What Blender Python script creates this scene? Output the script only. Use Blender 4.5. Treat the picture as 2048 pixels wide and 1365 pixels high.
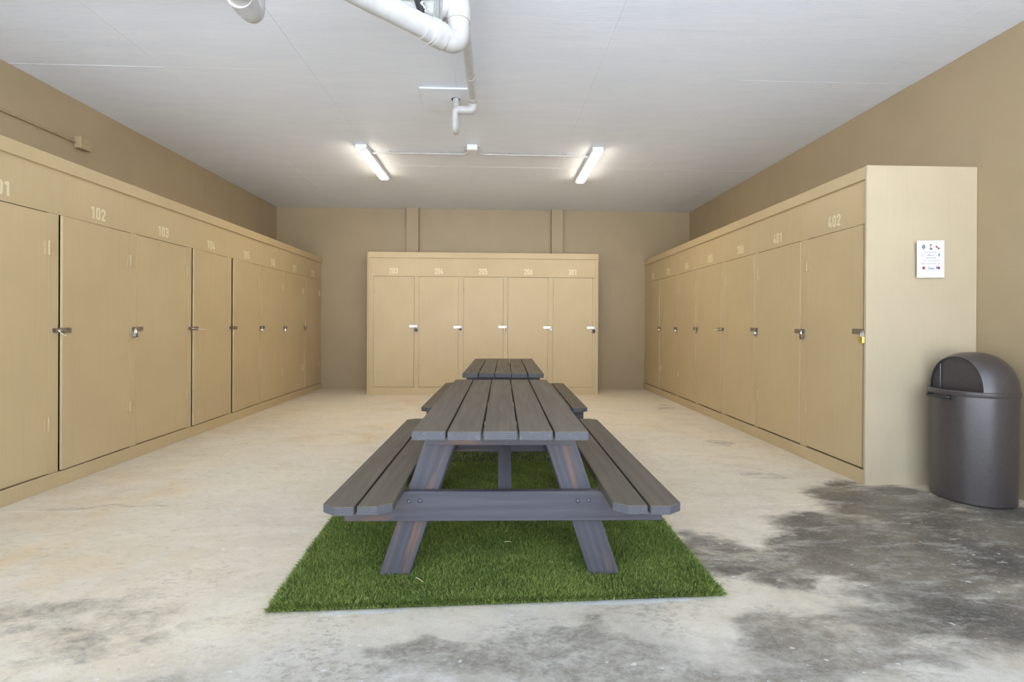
import bpy, bmesh, math, random
import numpy as np
from mathutils import Matrix, Vector
random.seed(7); rng = np.random.default_rng(11)
for o in list(bpy.data.objects): bpy.data.objects.remove(o)
S = bpy.context.scene; C = S.collection; PI = math.pi

# ------------------------------------------------------------------ camera, world, light, exposure
F, YAW, ROLL, PITCH, SH, CAMH = 955.0, .0352, .00497, -.00156, -32.53, 1.2187
cam = bpy.data.cameras.new('camera'); co = bpy.data.objects.new('camera', cam); C.objects.link(co)
cam.sensor_width = 36; cam.lens = F / 2048 * 36; cam.shift_y = SH / 2048; cam.clip_start = .05; cam.clip_end = 300
def unrot(x, y, z):
    c, s = math.cos(ROLL), math.sin(ROLL); x, z = x*c - z*s, x*s + z*c
    c, s = math.cos(PITCH), math.sin(PITCH); y, z = y*c - z*s, y*s + z*c
    c, s = math.cos(YAW), math.sin(YAW); return Vector((x*c + y*s, -x*s + y*c, z))
r_, u_, f_ = unrot(1, 0, 0), unrot(0, 0, 1), unrot(0, 1, 0)
M = Matrix(((r_.x, u_.x, -f_.x, 0), (r_.y, u_.y, -f_.y, 0), (r_.z, u_.z, -f_.z, CAMH), (0, 0, 0, 1)))
co.matrix_world = M; S.camera = co
W = bpy.data.worlds.new('sky'); S.world = W; W.use_nodes = True
wn = W.node_tree.nodes; wl = W.node_tree.links; bg = wn['Background']
tc = wn.new('ShaderNodeTexCoord'); sx = wn.new('ShaderNodeSeparateXYZ'); rp = wn.new('ShaderNodeValToRGB')
wl.new(tc.outputs['Generated'], sx.inputs[0]); wl.new(sx.outputs['Z'], rp.inputs[0]); wl.new(rp.outputs[0], bg.inputs[0])
rp.color_ramp.elements[0].color = (.78, .89, 1.0, 1); rp.color_ramp.elements[1].color = (.42, .62, 1.0, 1)
bg.inputs[1].default_value = 1.02
sun = bpy.data.lights.new('sun', 'SUN'); so = bpy.data.objects.new('sun', sun); C.objects.link(so)
sun.energy = 12.0; sun.angle = .01; sun.color = (1, .985, .96)
so.rotation_euler = Vector((.35, -.62, -.95)).to_track_quat('-Z', 'Y').to_euler(); so.location = (0, 6, 12)
pl = bpy.data.lights.new('opening_portal', 'AREA'); po = bpy.data.objects.new('opening_portal', pl); C.objects.link(po)
pl.shape = 'RECTANGLE'; pl.size = 7.8; pl.size_y = 3.4; po.location = (-.18, -.62, 1.7); po.rotation_euler = (PI/2, 0, 0)
pl.cycles.is_portal = True
S.view_settings.view_transform = 'Standard'; S.view_settings.look = 'None'; S.view_settings.gamma = 1
S.view_settings.use_curve_mapping = False; S.view_settings.exposure = 2.0
LAMP = 12.0

# ------------------------------------------------------------------ node helpers
class NT:
    def __init__(s, name):
        s.m = bpy.data.materials.new(name); s.m.use_nodes = True; s.t = s.m.node_tree
        s.b = s.t.nodes['Principled BSDF']
    def n(s, typ, props=None, **ins):
        nd = s.t.nodes.new('ShaderNode' + typ)
        for k, v in (props or {}).items(): setattr(nd, k, v)
        for k, v in ins.items(): s.set(nd.inputs[int(k[1:]) if k[0] == 'i' and k[1:].isdigit() else k], v)
        return nd
    def set(s, sock, v):
        if hasattr(v, 'outputs'): v = v.outputs[0]
        if isinstance(v, bpy.types.NodeSocket): s.t.links.new(v, sock)
        else:
            if sock.type == 'RGBA' and len(v) == 3: v = (*v, 1)
            sock.default_value = v
    def math(s, op, a, b=0, c=0, clamp=False):
        nd = s.n('Math', {'operation': op, 'use_clamp': clamp}, i0=a, i1=b)
        if op in ('MULTIPLY_ADD',): s.set(nd.inputs[2], c)
        return nd
    def mix(s, f, a, b, mode='MIX'):
        nd = s.n('Mix', {'data_type': 'RGBA', 'blend_type': mode}); s.set(nd.inputs[0], f); s.set(nd.inputs[6], a); s.set(nd.inputs[7], b)
        return nd.outputs[2]
    def ramp(s, v, a, b, lo=0., hi=1.):
        nd = s.n('MapRange', {'interpolation_type': 'SMOOTHSTEP'}); s.set(nd.inputs[0], v)
        for i, x in enumerate((a, b, lo, hi)): nd.inputs[i+1].default_value = x
        return nd
    def noise(s, vec, scale, detail=4, rough=.55, dist=0.):
        nd = s.n('TexNoise'); s.set(nd.inputs['Vector'], vec); nd.inputs['Scale'].default_value = scale
        nd.inputs['Detail'].default_value = detail; nd.inputs['Roughness'].default_value = rough; nd.inputs['Distortion'].default_value = dist
        return nd.outputs[0]
    def coord(s, scale=(1, 1, 1), rot=(0, 0, 0), rand=0.):
        t = s.n('TexCoord'); mp = s.n('Mapping', None); s.set(mp.inputs[0], t.outputs['Object'])
        mp.inputs['Scale'].default_value = scale; mp.inputs['Rotation'].default_value = rot
        if rand:
            oi = s.n('ObjectInfo'); mu = s.n('VectorMath', {'operation': 'SCALE'}); cb = s.n('CombineXYZ')
            for i in range(3): s.set(cb.inputs[i], oi.outputs['Random'])
            s.set(mu.inputs[0], cb); mu.inputs['Scale'].default_value = rand; s.set(mp.inputs['Location'], mu)
        return mp.outputs[0]
    def bump(s, h, strength=.2, dist=.01):
        nd = s.n('Bump'); s.set(nd.inputs['Height'], h); nd.inputs['Strength'].default_value = strength; nd.inputs['Distance'].default_value = dist
        s.set(s.b.inputs['Normal'], nd)
    def out(s, col, rough=.5, metal=0., spec=.5):
        s.set(s.b.inputs['Base Color'], col); s.set(s.b.inputs['Roughness'], rough)
        s.b.inputs['Metallic'].default_value = metal; s.b.inputs['Specular IOR Level'].default_value = spec
        return s.m
def hexc(r, g, b):
    f = lambda c: (c/255/12.92 if c/255 <= .04045 else ((c/255+.055)/1.055)**2.4)
    return (f(r), f(g), f(b))
def plain(name, col, rough=.5, metal=0., var=.06, scale=30., bump=.0, spec=.5):
    t = NT(name); v = t.coord(); n = t.noise(v, scale)
    c = t.mix(t.ramp(n, .3, .7), tuple(x*(1-var) for x in col), tuple(min(1, x*(1+var)) for x in col))
    if bump: t.bump(n, bump, .003)
    return t.out(c, rough, metal, spec)

def paint_mat(name, col, rough=.42, grain=True, scuff=.12):
    t = NT(name); v = t.coord(rand=17.0)
    big = t.ramp(t.noise(v, 1.7, 3), .3, .7)
    c = t.mix(big, tuple(x*.965 for x in col), tuple(x*1.03 for x in col))
    sc = t.ramp(t.noise(t.coord((1, 1, .6), rand=9.0), 5.5, 7, .7, .6), .66, .78)
    c = t.mix(t.math('MULTIPLY', sc, scuff), c, tuple(x*.55 for x in col))
    g = t.noise(t.coord((60, 60, 2.2) if grain else (30, 30, 30), rand=5.0), 1.0, 5, .6)
    if grain: c = t.mix(t.ramp(g, .42, .70, 0, .08), c, tuple(x*.74 for x in col))
    orange = t.noise(v, 170, 2)
    t.bump(t.math('MULTIPLY_ADD', orange, .35, g), .16, .004)
    return t.out(c, t.ramp(g, .3, .7, rough-.05, rough+.08))
LOCK = paint_mat('locker_paint', hexc(196, 174, 134))
LOCK_DAYLIT = paint_mat('locker_paint_daylit', hexc(196, 180, 150))  # same locker paint, paler: cool daylight on the end panel mixed into the colour
WALL = paint_mat('wall_paint', hexc(170, 151, 119), .45, False, .08)
NUM = plain('number_paint', hexc(228, 214, 176), .5, var=.07, scale=120)
PIPEW = plain('white_painted_pipe', (.50, .488, .468), .40, var=.05, scale=18, bump=.15)
WHITE = plain('white_fixture', (.80, .80, .79), .4)
CEILP = None
def ceil_mat():
    t = NT('ceiling_paint'); v = t.coord()
    b = t.noise(t.coord((.9, 5, 1)), 1.6, 6, .65, .8)
    f = t.noise(t.coord((3, 22, 3)), 3.0, 5, .6)
    c = t.mix(t.ramp(b, .35, .7), (.815, .86, .93), (.855, .89, .95))
    specks = t.ramp(t.noise(v, 26, 2, .5), .735, .76)
    c = t.mix(t.math('MULTIPLY', specks, .5), c, (.90, .90, .90))
    t.bump(t.math('MULTIPLY_ADD', f, .5, b), .22, .01)
    return t.out(c, .5)
CEILP = ceil_mat()

def floor_mat():
    t = NT('stained_concrete'); P = t.coord()
    # warp
    wv = t.n('TexNoise'); t.set(wv.inputs['Vector'], P); wv.inputs['Scale'].default_value = 1.6; wv.inputs['Detail'].default_value = 5
    off = t.n('VectorMath', {'operation': 'SUBTRACT'}); t.set(off.inputs[0], wv.outputs['Color']); off.inputs[1].default_value = (.5, .5, .5)
    sc = t.n('VectorMath', {'operation': 'SCALE'}); t.set(sc.inputs[0], off); sc.inputs['Scale'].default_value = .75
    PW = t.n('VectorMath', {'operation': 'ADD'}); t.set(PW.inputs[0], P); t.set(PW.inputs[1], sc)
    def blob(x, y, rx, ry, amp=1., rot=0., soft=.35, vec=PW):
        mp = t.n('Mapping', {'vector_type': 'TEXTURE'}); t.set(mp.inputs[0], vec)
        mp.inputs['Location'].default_value = (x, y, 0); mp.inputs['Rotation'].default_value = (0, 0, rot); mp.inputs['Scale'].default_value = (rx, ry, 1)
        ln = t.n('VectorMath', {'operation': 'LENGTH'}); t.set(ln.inputs[0], mp)
        return t.ramp(ln.outputs['Value'], 1.0, soft, 0., amp)
    def mx(*a):
        r = a[0]
        for b in a[1:]: r = t.math('MAXIMUM', r, b)
        return r
    big = t.noise(P, .8, 5, .6, .4); mid = t.noise(t.coord((1, 2.0, 1), (0, 0, .35)), 3.2, 8, .68, .5)
    fine = t.noise(P, 55, 5, .72); vf = t.noise(P, 190, 2, .6); grit = t.noise(t.coord((1, 1.7, 1), (0, 0, .5)), 17, 8, .74, .3)
    c = t.mix(t.ramp(big, .3, .7), (.68, .565, .39), (.62, .545, .425))
    cream = mx(blob(0, 7.0, 4.2, 3.0, 1., 0, .5), blob(-2.0, 4.6, 1.3, 2.2, .8), blob(2.0, 4.9, 1.0, 1.8, .7))
    c = t.mix(t.math('MULTIPLY', cream, .75), c, t.mix(t.ramp(big, .35, .65), (.88, .76, .56), (.84, .76, .60)))
    c = t.mix(t.ramp(mid, .36, .66, 0, .55), c, t.mix(.5, c, (.90, .83, .69)))
    c = t.mix(t.ramp(t.noise(t.coord((1, 2.4, 1), (0, 0, .6)), 1.9, 8, .66, .4), .50, .70, 0, .30), c, (.56, .46, .32))
    # warm rust and yellow stains
    rust = mx(blob(-1.35, 5.3, 1.0, .7, .9), blob(-2.7, 3.6, .6, 1.2, .8), blob(-2.4, 2.5, 1.1, .5, .8), blob(-.9, 7.2, 1.4, .8, .9), blob(2.2, 6.0, .6, 1.4, .5), blob(-3.0, 6.2, .4, 1.6, .7), blob(1.9, 4.2, .5, .8, .4))
    rust = t.math('MULTIPLY', rust, t.ramp(t.noise(P, 2.6, 6, .62, .7), .42, .66))
    c = t.mix(t.math('MULTIPLY', rust, .60), c, (.70, .50, .26))
    # short brown scuffs and pits
    sp = t.ramp(t.noise(t.coord((1, 3, 1), (0, 0, .4)), 7, 5, .62), .665, .75)
    c = t.mix(t.math('MULTIPLY', sp, .55), c, (.33, .27, .20))
    pit = t.ramp(t.noise(P, 34, 2, .5), .72, .78)
    c = t.mix(t.math('MULTIPLY', pit, .45), c, (.25, .22, .18))
    # bleached grey zone by the opening
    grey = mx(blob(.5, 1.5, 2.8, .72, .95), blob(2.4, 2.0, 1.8, .9, .9))
    c = t.mix(t.math('MULTIPLY', grey, .82), c, t.mix(t.ramp(t.noise(P, 3.3, 9, .74, .4), .38, .62), (.36, .322, .262), (.545, .512, .452)))
    clump = t.ramp(t.noise(t.coord((1, 1.5, 1), (0, 0, .2)), 1.5, 7, .66, .5), .44, .62)
    clump = t.math('MULTIPLY', clump, mx(blob(-.2, 1.75, 3.6, .95, 1., 0, .5), t.math('MULTIPLY', big, .45)))
    spk = t.ramp(t.noise(t.coord((1, 2.0, 1), (0, 0, .35)), 24, 7, .70, .3), .49, .60)
    c = t.mix(t.math('MULTIPLY', t.math('MULTIPLY', clump, spk), .62), c, (.27, .225, .16))
    # damp area at the right front, broken edge, pale streaks left in it
    damp = mx(blob(2.75, 3.15, .95, .75, 1., .2), blob(2.35, 2.75, 1.25, .55, 1., .1), blob(3.3, 2.6, 1.3, 1.1, 1.), blob(1.75, 2.62, .85, .34, .92, .25), blob(1.25, 2.5, .34, .5, .85), blob(2.3, 2.15, 1.6, .75, .93, .1, .3), blob(2.6, 2.5, 1.5, .7, 1., 0, .5), blob(1.5, 1.8, 1.1, .4, .74), blob(2.2, 3.75, .25, .14, .6), blob(2.52, 6.9, .35, .5, .6), blob(2.4, 4.9, .28, .24, .66), blob(3.0, 1.7, 1., .5, .75))
    fr = mx(blob(.2, 1.78, 1.1, .28, .86), blob(-.30, 1.9, .26, .16, .95), blob(.35, 1.93, .2, .1, .85), blob(-1.75, 1.98, 1.0, .36, .72, .2), blob(-1.2, 1.62, .8, .25, .66), blob(.75, 1.6, .8, .3, .84), blob(1.2, 1.75, .5, .3, .8), blob(-2.5, 3.17, .75, .06, .72), blob(-2.6, 2.6, .5, .15, .5, .2), blob(-.85, 2.7, .25, .3, .5))
    dn = t.noise(t.coord((.8, 1.9, 1), (0, 0, .25)), 3.0, 11, .74, .35)
    stk = t.noise(t.coord((.7, 2.2, 1), (0, 0, .3)), 4.2, 11, .76, .4)
    dmask = t.ramp(t.math('ADD', t.math('MULTIPLY', damp, .60), dn), .78, 1.08)
    fmask = t.ramp(t.math('ADD', t.math('MULTIPLY', fr, .55), t.noise(t.coord((1, 1.6, 1), (0, 0, -.3)), 6.0, 10, .78, .3)), .76, 1.08)
    dcol = t.mix(t.ramp(t.noise(P, 2.4, 8, .72), .36, .66), (.045, .041, .036), (.160, .132, .098))
    dcol = t.mix(t.ramp(stk, .50, .66, 0, .80), dcol, (.37, .345, .305))
    c = t.mix(t.math('MULTIPLY', dmask, .94), c, dcol)
    c = t.mix(t.math('MULTIPLY', fmask, .85), c, t.mix(t.ramp(grit, .40, .62), (.15, .122, .085), (.34, .295, .23)))
    # white efflorescence and pale drops
    efr = mx(blob(.62, 2.080, .60, .042, 1.1, .036, .2, P), blob(-.55, 2.030, .40, .026, 1., .036, .2, P))
    efd = t.math('MULTIPLY', mx(blob(2.7, 2.6, 1.4, .6, .95), blob(2.1, 1.9, 1.6, .5, .95)), t.ramp(t.noise(t.coord((.9, 2.6, 1), (0, 0, .2)), 3.4, 7, .66, .5), .54, .68))
    ef = mx(efr, efd)
    ef = t.ramp(t.math('ADD', t.math('MULTIPLY', ef, .55), t.noise(P, 16, 9, .80)), .82, 1.04)
    c = t.mix(t.math('MULTIPLY', ef, .72), c, (.66, .655, .635))
    drop = t.ramp(t.noise(t.coord((1, 1.5, 1)), 21, 1, .4), .735, .765)
    c = t.mix(t.math('MULTIPLY', drop, .6), c, (.74, .73, .70))
    c = t.mix(t.ramp(grit, .50, .70, .0, .55), c, t.mix(.55, c, (.26, .23, .18)))
    c = t.mix(t.ramp(grit, .45, .28, .0, .25), c, (.80, .79, .76))
    c = t.mix(t.ramp(vf, .3, .7, .16, .0), c, (.28, .26, .22))
    c = t.mix(t.ramp(fine, .50, .75, .0, .20), c, (.80, .78, .73))
    t.bump(t.math('MULTIPLY_ADD', vf, .3, t.math('MULTIPLY_ADD', grit, .5, fine)), .22, .004)
    rg = t.math('SUBTRACT', .72, t.math('MULTIPLY', dmask, .26))
    return t.out(c, rg, spec=.4)
FLOOR = floor_mat()
GROUND = plain('outside_concrete', (.57, .585, .61), .8, var=.08, scale=2)

def wood_mat(name, a, b, c3, wear, stripe=.5):
    t = NT(name); v = t.coord((1.3, 16, 16), rand=31.0)
    wv = t.n('TexWave', {'wave_type': 'BANDS', 'bands_direction': 'Y'}); t.set(wv.inputs['Vector'], t.coord((.5, 7, 4), rand=13.0))
    wv.inputs['Scale'].default_value = 1.1; wv.inputs['Distortion'].default_value = 11; wv.inputs['Detail'].default_value = 3; wv.inputs['Detail Scale'].default_value = .7
    g = t.noise(v, 1.6, 7, .65, .3); fb = t.noise(t.coord((5, 140, 140), rand=31.0), 1., 3, .6)
    c = t.mix(t.ramp(wv.outputs['Fac'], .1, .9, .5-stripe/2, .5+stripe/2), a, b)
    c = t.mix(t.ramp(g, .35, .72), c, t.mix(.5, a, b))
    kn = t.ramp(t.noise(t.coord((.9, 7, 5), rand=23.0), 1.7, 6, .66, .8), .54, .72)
    c = t.mix(t.math('MULTIPLY', kn, wear), c, c3)
    nick = t.ramp(t.noise(t.coord((1, 1, 1), rand=7.0), 42, 3, .55), .755, .79)
    c = t.mix(t.math('MULTIPLY', nick, .55), c, (.42, .40, .38))
    t.bump(t.math('MULTIPLY_ADD', fb, .6, t.math('MULTIPLY_ADD', wv.outputs['Fac'], .35, g)), .30, .004)
    return t.out(c, t.ramp(g, .3, .7, .52, .68), spec=.32)
TOPW = wood_mat('weathered_dark_stain', (.098, .081, .060), (.134, .111, .083), (.125, .105, .085), .35, .4)
SIDEW = wood_mat('dark_stain_showing_brown', (.066, .062, .069), (.100, .092, .102), (.21, .115, .072), .8, .6)

def end_mat():
    t = NT('end_grain'); 
    v = t.coord((1, 1, 1), rand=.13)
    sh_ = t.n('VectorMath', {'operation': 'ADD'}); t.set(sh_.inputs[0], v); sh_.inputs[1].default_value = (0, -.02, .03); v = sh_.outputs[0]
    w = t.n('TexWave', {'wave_type': 'RINGS', 'rings_direction': 'X'}); t.set(w.inputs['Vector'], v)
    w.inputs['Scale'].default_value = 42; w.inputs['Distortion'].default_value = 2.6; w.inputs['Detail'].default_value = 2; w.inputs['Detail Scale'].default_value = 6
    n = t.noise(v, 40, 5, .7)
    c = t.mix(t.ramp(w.outputs['Fac'], .3, .75), (.062, .060, .066), (.098, .094, .098))
    c = t.mix(t.ramp(n, .55, .8, 0, .4), c, (.30, .29, .28))
    t.bump(w.outputs['Fac'], .25, .003)
    return t.out(c, .65)
ENDG = end_mat()
AGED = plain('tarnished_steel', (.33, .29, .25), .42, .8, .25, 60)
ZINC = plain('bright_zinc', (.60, .61, .62), .30, .9, .06, 60)
CHROME = plain('chrome', (.78, .78, .78), .16, 1.0, .05, 40)
LAM = plain('laminated_steel', (.42, .43, .45), .35, .9, .2, 50)
BLACKM = plain('black_enamel', (.022, .022, .025), .35, 0, .2, 40)
BROWNM = plain('brown_patina', (.13, .085, .06), .4, .6, .2, 60)
BRASS = plain('yellow_brass', (.78, .58, .10), .28, .75, .08, 40)
SILV = plain('pale_aluminium', (.62, .62, .60), .33, .8, .08, 40)
IVORY = plain('ivory_plastic', (.82, .78, .66), .45)
GREYS = plain('grey_galvanised_strap', (.36, .36, .35), .45, .5, .15, 40)
BINM = plain('dark_bronze_plastic', (.062, .050, .048), .30, 0., .10, 55, bump=.06, spec=.75)
BIND = plain('matte_dark_flap', (.060, .051, .051), .5, 0., .1, 50)
PAPER = plain('white_paper', (.86, .88, .92), .5, var=.015)

# ------------------------------------------------------------------ mesh helpers
def link(name, mesh, mat=None, parent=None, loc=None, rot=None, smooth=False):
    o = bpy.data.objects.new(name, mesh); C.objects.link(o)
    if mat is not None and not mesh.materials:
        for m in (mat if isinstance(mat, (list, tuple)) else [mat]): mesh.materials.append(m)
    if parent is not None: o.parent = parent
    if loc is not None: o.location = loc
    if rot is not None: o.rotation_euler = rot
    if smooth:
        for p in mesh.polygons: p.use_smooth = True
    return o
def fin(name, bm, mat, parent=None, loc=None, rot=None, smooth=None):
    me = bpy.data.meshes.new(name); bmesh.ops.recalc_face_normals(bm, faces=bm.faces)
    if smooth is not None:
        for f in bm.faces: f.smooth = True
        for e in bm.edges:
            if len(e.link_faces) == 2 and e.calc_face_angle(0) > smooth: e.smooth = False
    bm.to_mesh(me); bm.free(); return link(name, me, mat, parent, loc, rot)
def bx(bm, x0, y0, z0, x1, y1, z1, bev=0., seg=1):
    g = bmesh.ops.create_cube(bm, size=1)['verts']
    for v in g: v.co = Vector(((x0+x1)/2 + v.co.x*(x1-x0), (y0+y1)/2 + v.co.y*(y1-y0), (z0+z1)/2 + v.co.z*(z1-z0)))
    if bev:
        es = list({e for v in g for e in v.link_edges})
        bmesh.ops.bevel(bm, geom=es, offset=bev, segments=seg, affect='EDGES', profile=.5)
def prism(bm, pts, axis, a, b, bev=0.):
    """polygon pts (2-D) extruded along axis from a to b"""
    def mk(p, t): return {'x': (t, p[0], p[1]), 'y': (p[0], t, p[1]), 'z': (p[0], p[1], t)}[axis]
    A = [bm.verts.new(mk(p, a)) for p in pts]; B = [bm.verts.new(mk(p, b)) for p in pts]; n = len(pts)
    fs = [bm.faces.new(A), bm.faces.new(B[::-1])] + [bm.faces.new((A[i], B[i], B[(i+1) % n], A[(i+1) % n])) for i in range(n)]
    if bev: bmesh.ops.bevel(bm, geom=list({e for f in fs for e in f.edges}), offset=bev, segments=1, affect='EDGES')
def lathe(bm, prof, cx=0, cy=0, n=32, axis='z', a0=0., a1=2*PI, closed=True):
    rings = []
    m = n if closed else n + 1
    for k in range(m):
        a = a0 + (a1-a0)*k/n; c, s = math.cos(a), math.sin(a); ring = []
        for r, h in prof:
            p = (cx + r*c, cy + r*s, h)
            if axis == 'x': p = (h, cx + r*c, cy + r*s)
            if axis == 'y': p = (cx + r*c, h, cy + r*s)
            ring.append(bm.verts.new(p))
        rings.append(ring)
    for k in range(n if closed else n):
        A, B = rings[k], rings[(k+1) % m]
        for i in range(len(prof)-1):
            bm.faces.new((A[i], B[i], B[i+1], A[i+1]))
    bmesh.ops.remove_doubles(bm, verts=[v for r in rings for v in r], dist=1e-6)
def fillet(path, rad, n=6):
    P = [Vector(p) for p in path]; out = [P[0]]
    for i in range(1, len(P)-1):
        a = (P[i-1]-P[i]); b = (P[i+1]-P[i]); r = min(rad, a.length*.49, b.length*.49)
        p0 = P[i] + a.normalized()*r; p2 = P[i] + b.normalized()*r
        for k in range(n+1):
            t = k/n; out.append(p0*(1-t)**2 + P[i]*2*t*(1-t) + p2*t*t)
    out.append(P[-1]); return out
def tube(bm, path, r, n=16, caps=True):
    P = [Vector(p) for p in path]; T = []
    for i in range(len(P)):
        d = (P[min(i+1, len(P)-1)] - P[max(i-1, 0)]).normalized(); T.append(d)
    ref = Vector((0, 0, 1)) if abs(T[0].z) < .9 else Vector((1, 0, 0))
    u = T[0].cross(ref).normalized(); rings = []
    for i, p in enumerate(P):
        u = (u - T[i]*u.dot(T[i])).normalized(); w = T[i].cross(u)
        rr = r[i] if isinstance(r, (list, tuple)) else r
        rings.append([bm.verts.new(p + (u*math.cos(2*PI*k/n) + w*math.sin(2*PI*k/n))*rr) for k in range(n)])
    for A, B in zip(rings, rings[1:]):
        for k in range(n): bm.faces.new((A[k], A[(k+1) % n], B[(k+1) % n], B[k]))
    if caps: bm.faces.new(rings[0][::-1]); bm.faces.new(rings[-1])
def tubeobj(name, path, r, mat, parent=None, n=16, loc=None, rot=None):
    bm = bmesh.new(); tube(bm, path, r, n); return fin(name, bm, mat, parent, loc, rot, .7)
def boxobj(name, a, b, mat, parent=None, bev=0., loc=None, rot=None, seg=1):
    bm = bmesh.new(); bx(bm, *a, *b, bev, seg); return fin(name, bm, mat, parent, loc, rot)
def thing(name, label, cat, loc=(0, 0, 0), rz=0., group=None):
    o = bpy.data.objects.new(name, None); C.objects.link(o); o.empty_display_size = .1
    o.location = loc; o.rotation_euler = (0, 0, rz); return tag(o, label, cat, group)
def tag(o, label, cat, group=None):
    o['label'] = label; o['category'] = cat
    if group: o['group'] = group
    return o
def struct(o, label=None):
    o['kind'] = 'structure'
    if label: o['label'] = label; 
    return o

# ------------------------------------------------------------------ room shell
WL, WR, YB, ZC, YO = -4.0654, 3.7063, 9.0188, 3.3716, -.6
struct(boxobj('wall_left', (WL-.2, YO, -.1), (WL, YB+.2, ZC), WALL), 'tan painted wall above the left lockers')
struct(boxobj('wall_right', (WR, YO, -.1), (WR+.2, YB+.2, ZC), WALL), 'tan painted wall behind the right lockers and bin')
struct(boxobj('wall_back', (WL, YB, -.1), (WR, YB+.2, ZC), WALL), 'tan painted back wall')
ceil = struct(boxobj('ceiling', (WL-.2, YO, ZC+.012), (WR+.2, YB+.2, ZC+.25), CEILP), 'pale grey painted ceiling of large sheets')
xs = [WL] + [x for x in (-2.80, -1.58, -.36, .86, 2.07, 3.28)] + [WR]
ys = [YO, 1.70, 4.125, 6.56, YB]
for j in range(len(ys)-1):
    for i in range(len(xs)-1):
        g = .0007; dz = random.uniform(-.0012, .0012)
        boxobj('ceiling_panel', (xs[i]+g*.35, ys[j]+g, ZC+dz), (xs[i+1]-g*.35, ys[j+1]-g, ZC+.012), CEILP, ceil, .0013)
YJ = 3.165
flo = struct(boxobj('floor', (WL-.2, YO, -.15), (WR+.2, YB+.2, -.012), FLOOR), 'stained concrete floor, damp at right front')
boxobj('floor_slab', (WL-.2, YO, -.012), (WR+.2, YJ-.0012, 0), FLOOR, flo, .0012)
boxobj('floor_slab', (WL-.2, YJ+.0012, -.012), (WR+.2, YB+.2, 0), FLOOR, flo, .0012)
struct(boxobj('ground', (-40, -45, -.25), (40, YO, -.02), GROUND), 'open paved ground in front of the room')
for i, (a, b) in enumerate(((-1.655, -1.43), (1.045, 1.262))):
    struct(boxobj('trim_%d' % (i+1), (a, YB-.11, 0), (b, YB, ZC), WALL, None, .003), ('left', 'right')[i] + ' square pilaster on the back wall above the lockers')

# ------------------------------------------------------------------ painted digits
def arc(cx, cy, rx, ry, a, b, n=6): return [(cx+rx*math.cos(math.radians(a+(b-a)*k/n)), cy+ry*math.sin(math.radians(a+(b-a)*k/n))) for k in range(n+1)]
RR = lambda x0, y0, x1, y1, r: arc(x1-r, y1-r, r, r, 0, 90, 4)+arc(x0+r, y1-r, r, r, 90, 180, 4)+arc(x0+r, y0+r, r, r, 180, 270, 4)+arc(x1-r, y0+r, r, r, 270, 360, 4)
L_, R_, B_, T_ = .07, .37, .065, .935
DIG = {
 '0': [(RR(L_, B_, R_, T_, .13), True)],
 '1': [([(.27, 0), (.27, 1)], False), ([(.05, .80), (.25, .95)], False)],
 '2': [([(L_, .70)] + arc(.22, .785, .15, .15, 180, 0) + [(R_, .66), (.09, .10)], False), ([(.01, B_), (.44, B_)], False)],
 '3': [([(L_, .74)] + arc(.22, .785, .15, .15, 180, 0) + [(R_, .64)] + arc(.25, .635, .12, .11, 0, -90, 4) + [(.15, .525)], False), ([(.2, .525)] + arc(.25, .40, .12, .125, 90, 0, 4) + arc(.22, .215, .15, .15, 0, -180) + [(L_, .28)], False)],
 '4': [([(.23, 1), (.05, .25)], False), ([(.0, .24), (.45, .24)], False), ([(.32, .50), (.32, 0)], False)],
 '5': [([(.40, T_), (.10, T_), (.085, .56)], False), ([(.085, .55)] + arc(.22, .46, .15, .14, 120, 0, 5) + arc(.22, .215, .15, .15, 0, -180) + [(L_, .27)], False)],
 '6': [([(.30, 1), (.10, .52), (L_, .40)], False), (RR(L_, B_, R_, .575, .13), True)]}
def ribbon(verts, faces, pts, closed, t):
    n = len(pts); base = len(verts)
    for i in range(n):
        p = Vector(pts[i]); a = Vector(pts[(i-1) % n]) if (closed or i) else None; b = Vector(pts[(i+1) % n]) if (closed or i < n-1) else None
        d1 = (p-a).normalized() if a is not None and (p-a).length > 1e-6 else None; d2 = (b-p).normalized() if b is not None and (b-p).length > 1e-6 else None
        d1 = d1 or d2; d2 = d2 or d1
        n1 = Vector((-d1.y, d1.x)); n2 = Vector((-d2.y, d2.x)); m = (n1+n2)
        m = m.normalized() if m.length > 1e-4 else n1
        k = min(1.6, 1/max(.4, m.dot(n1)))
        verts += [p+m*t/2*k, p-m*t/2*k]
    for i in range(n if closed else n-1):
        j = (i+1) % n; faces.append((base+2*i, base+2*i+1, base+2*j+1, base+2*j))
def number_mesh(s, h=.095):
    V, Fc = [], []; adv = .54; x = -adv*(len(s)-1)/2 - .22
    for ch in s:
        v, f = [], []
        for k, (pts, cl) in enumerate(DIG[ch]):
            v0 = len(v); ribbon(v, f, pts, cl, .168)
            for q in range(v0, len(v)): v[q] = (v[q].x, v[q].y, k)
        o = len(V); V += [((a+x)*h, -.0006-.0002*k, (b-.5)*h) for a, b, k in v]; Fc += [tuple(i+o for i in q) for q in f]; x += adv
    me = bpy.data.meshes.new('locker_number'); me.from_pydata(V, [], Fc); return me

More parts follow.
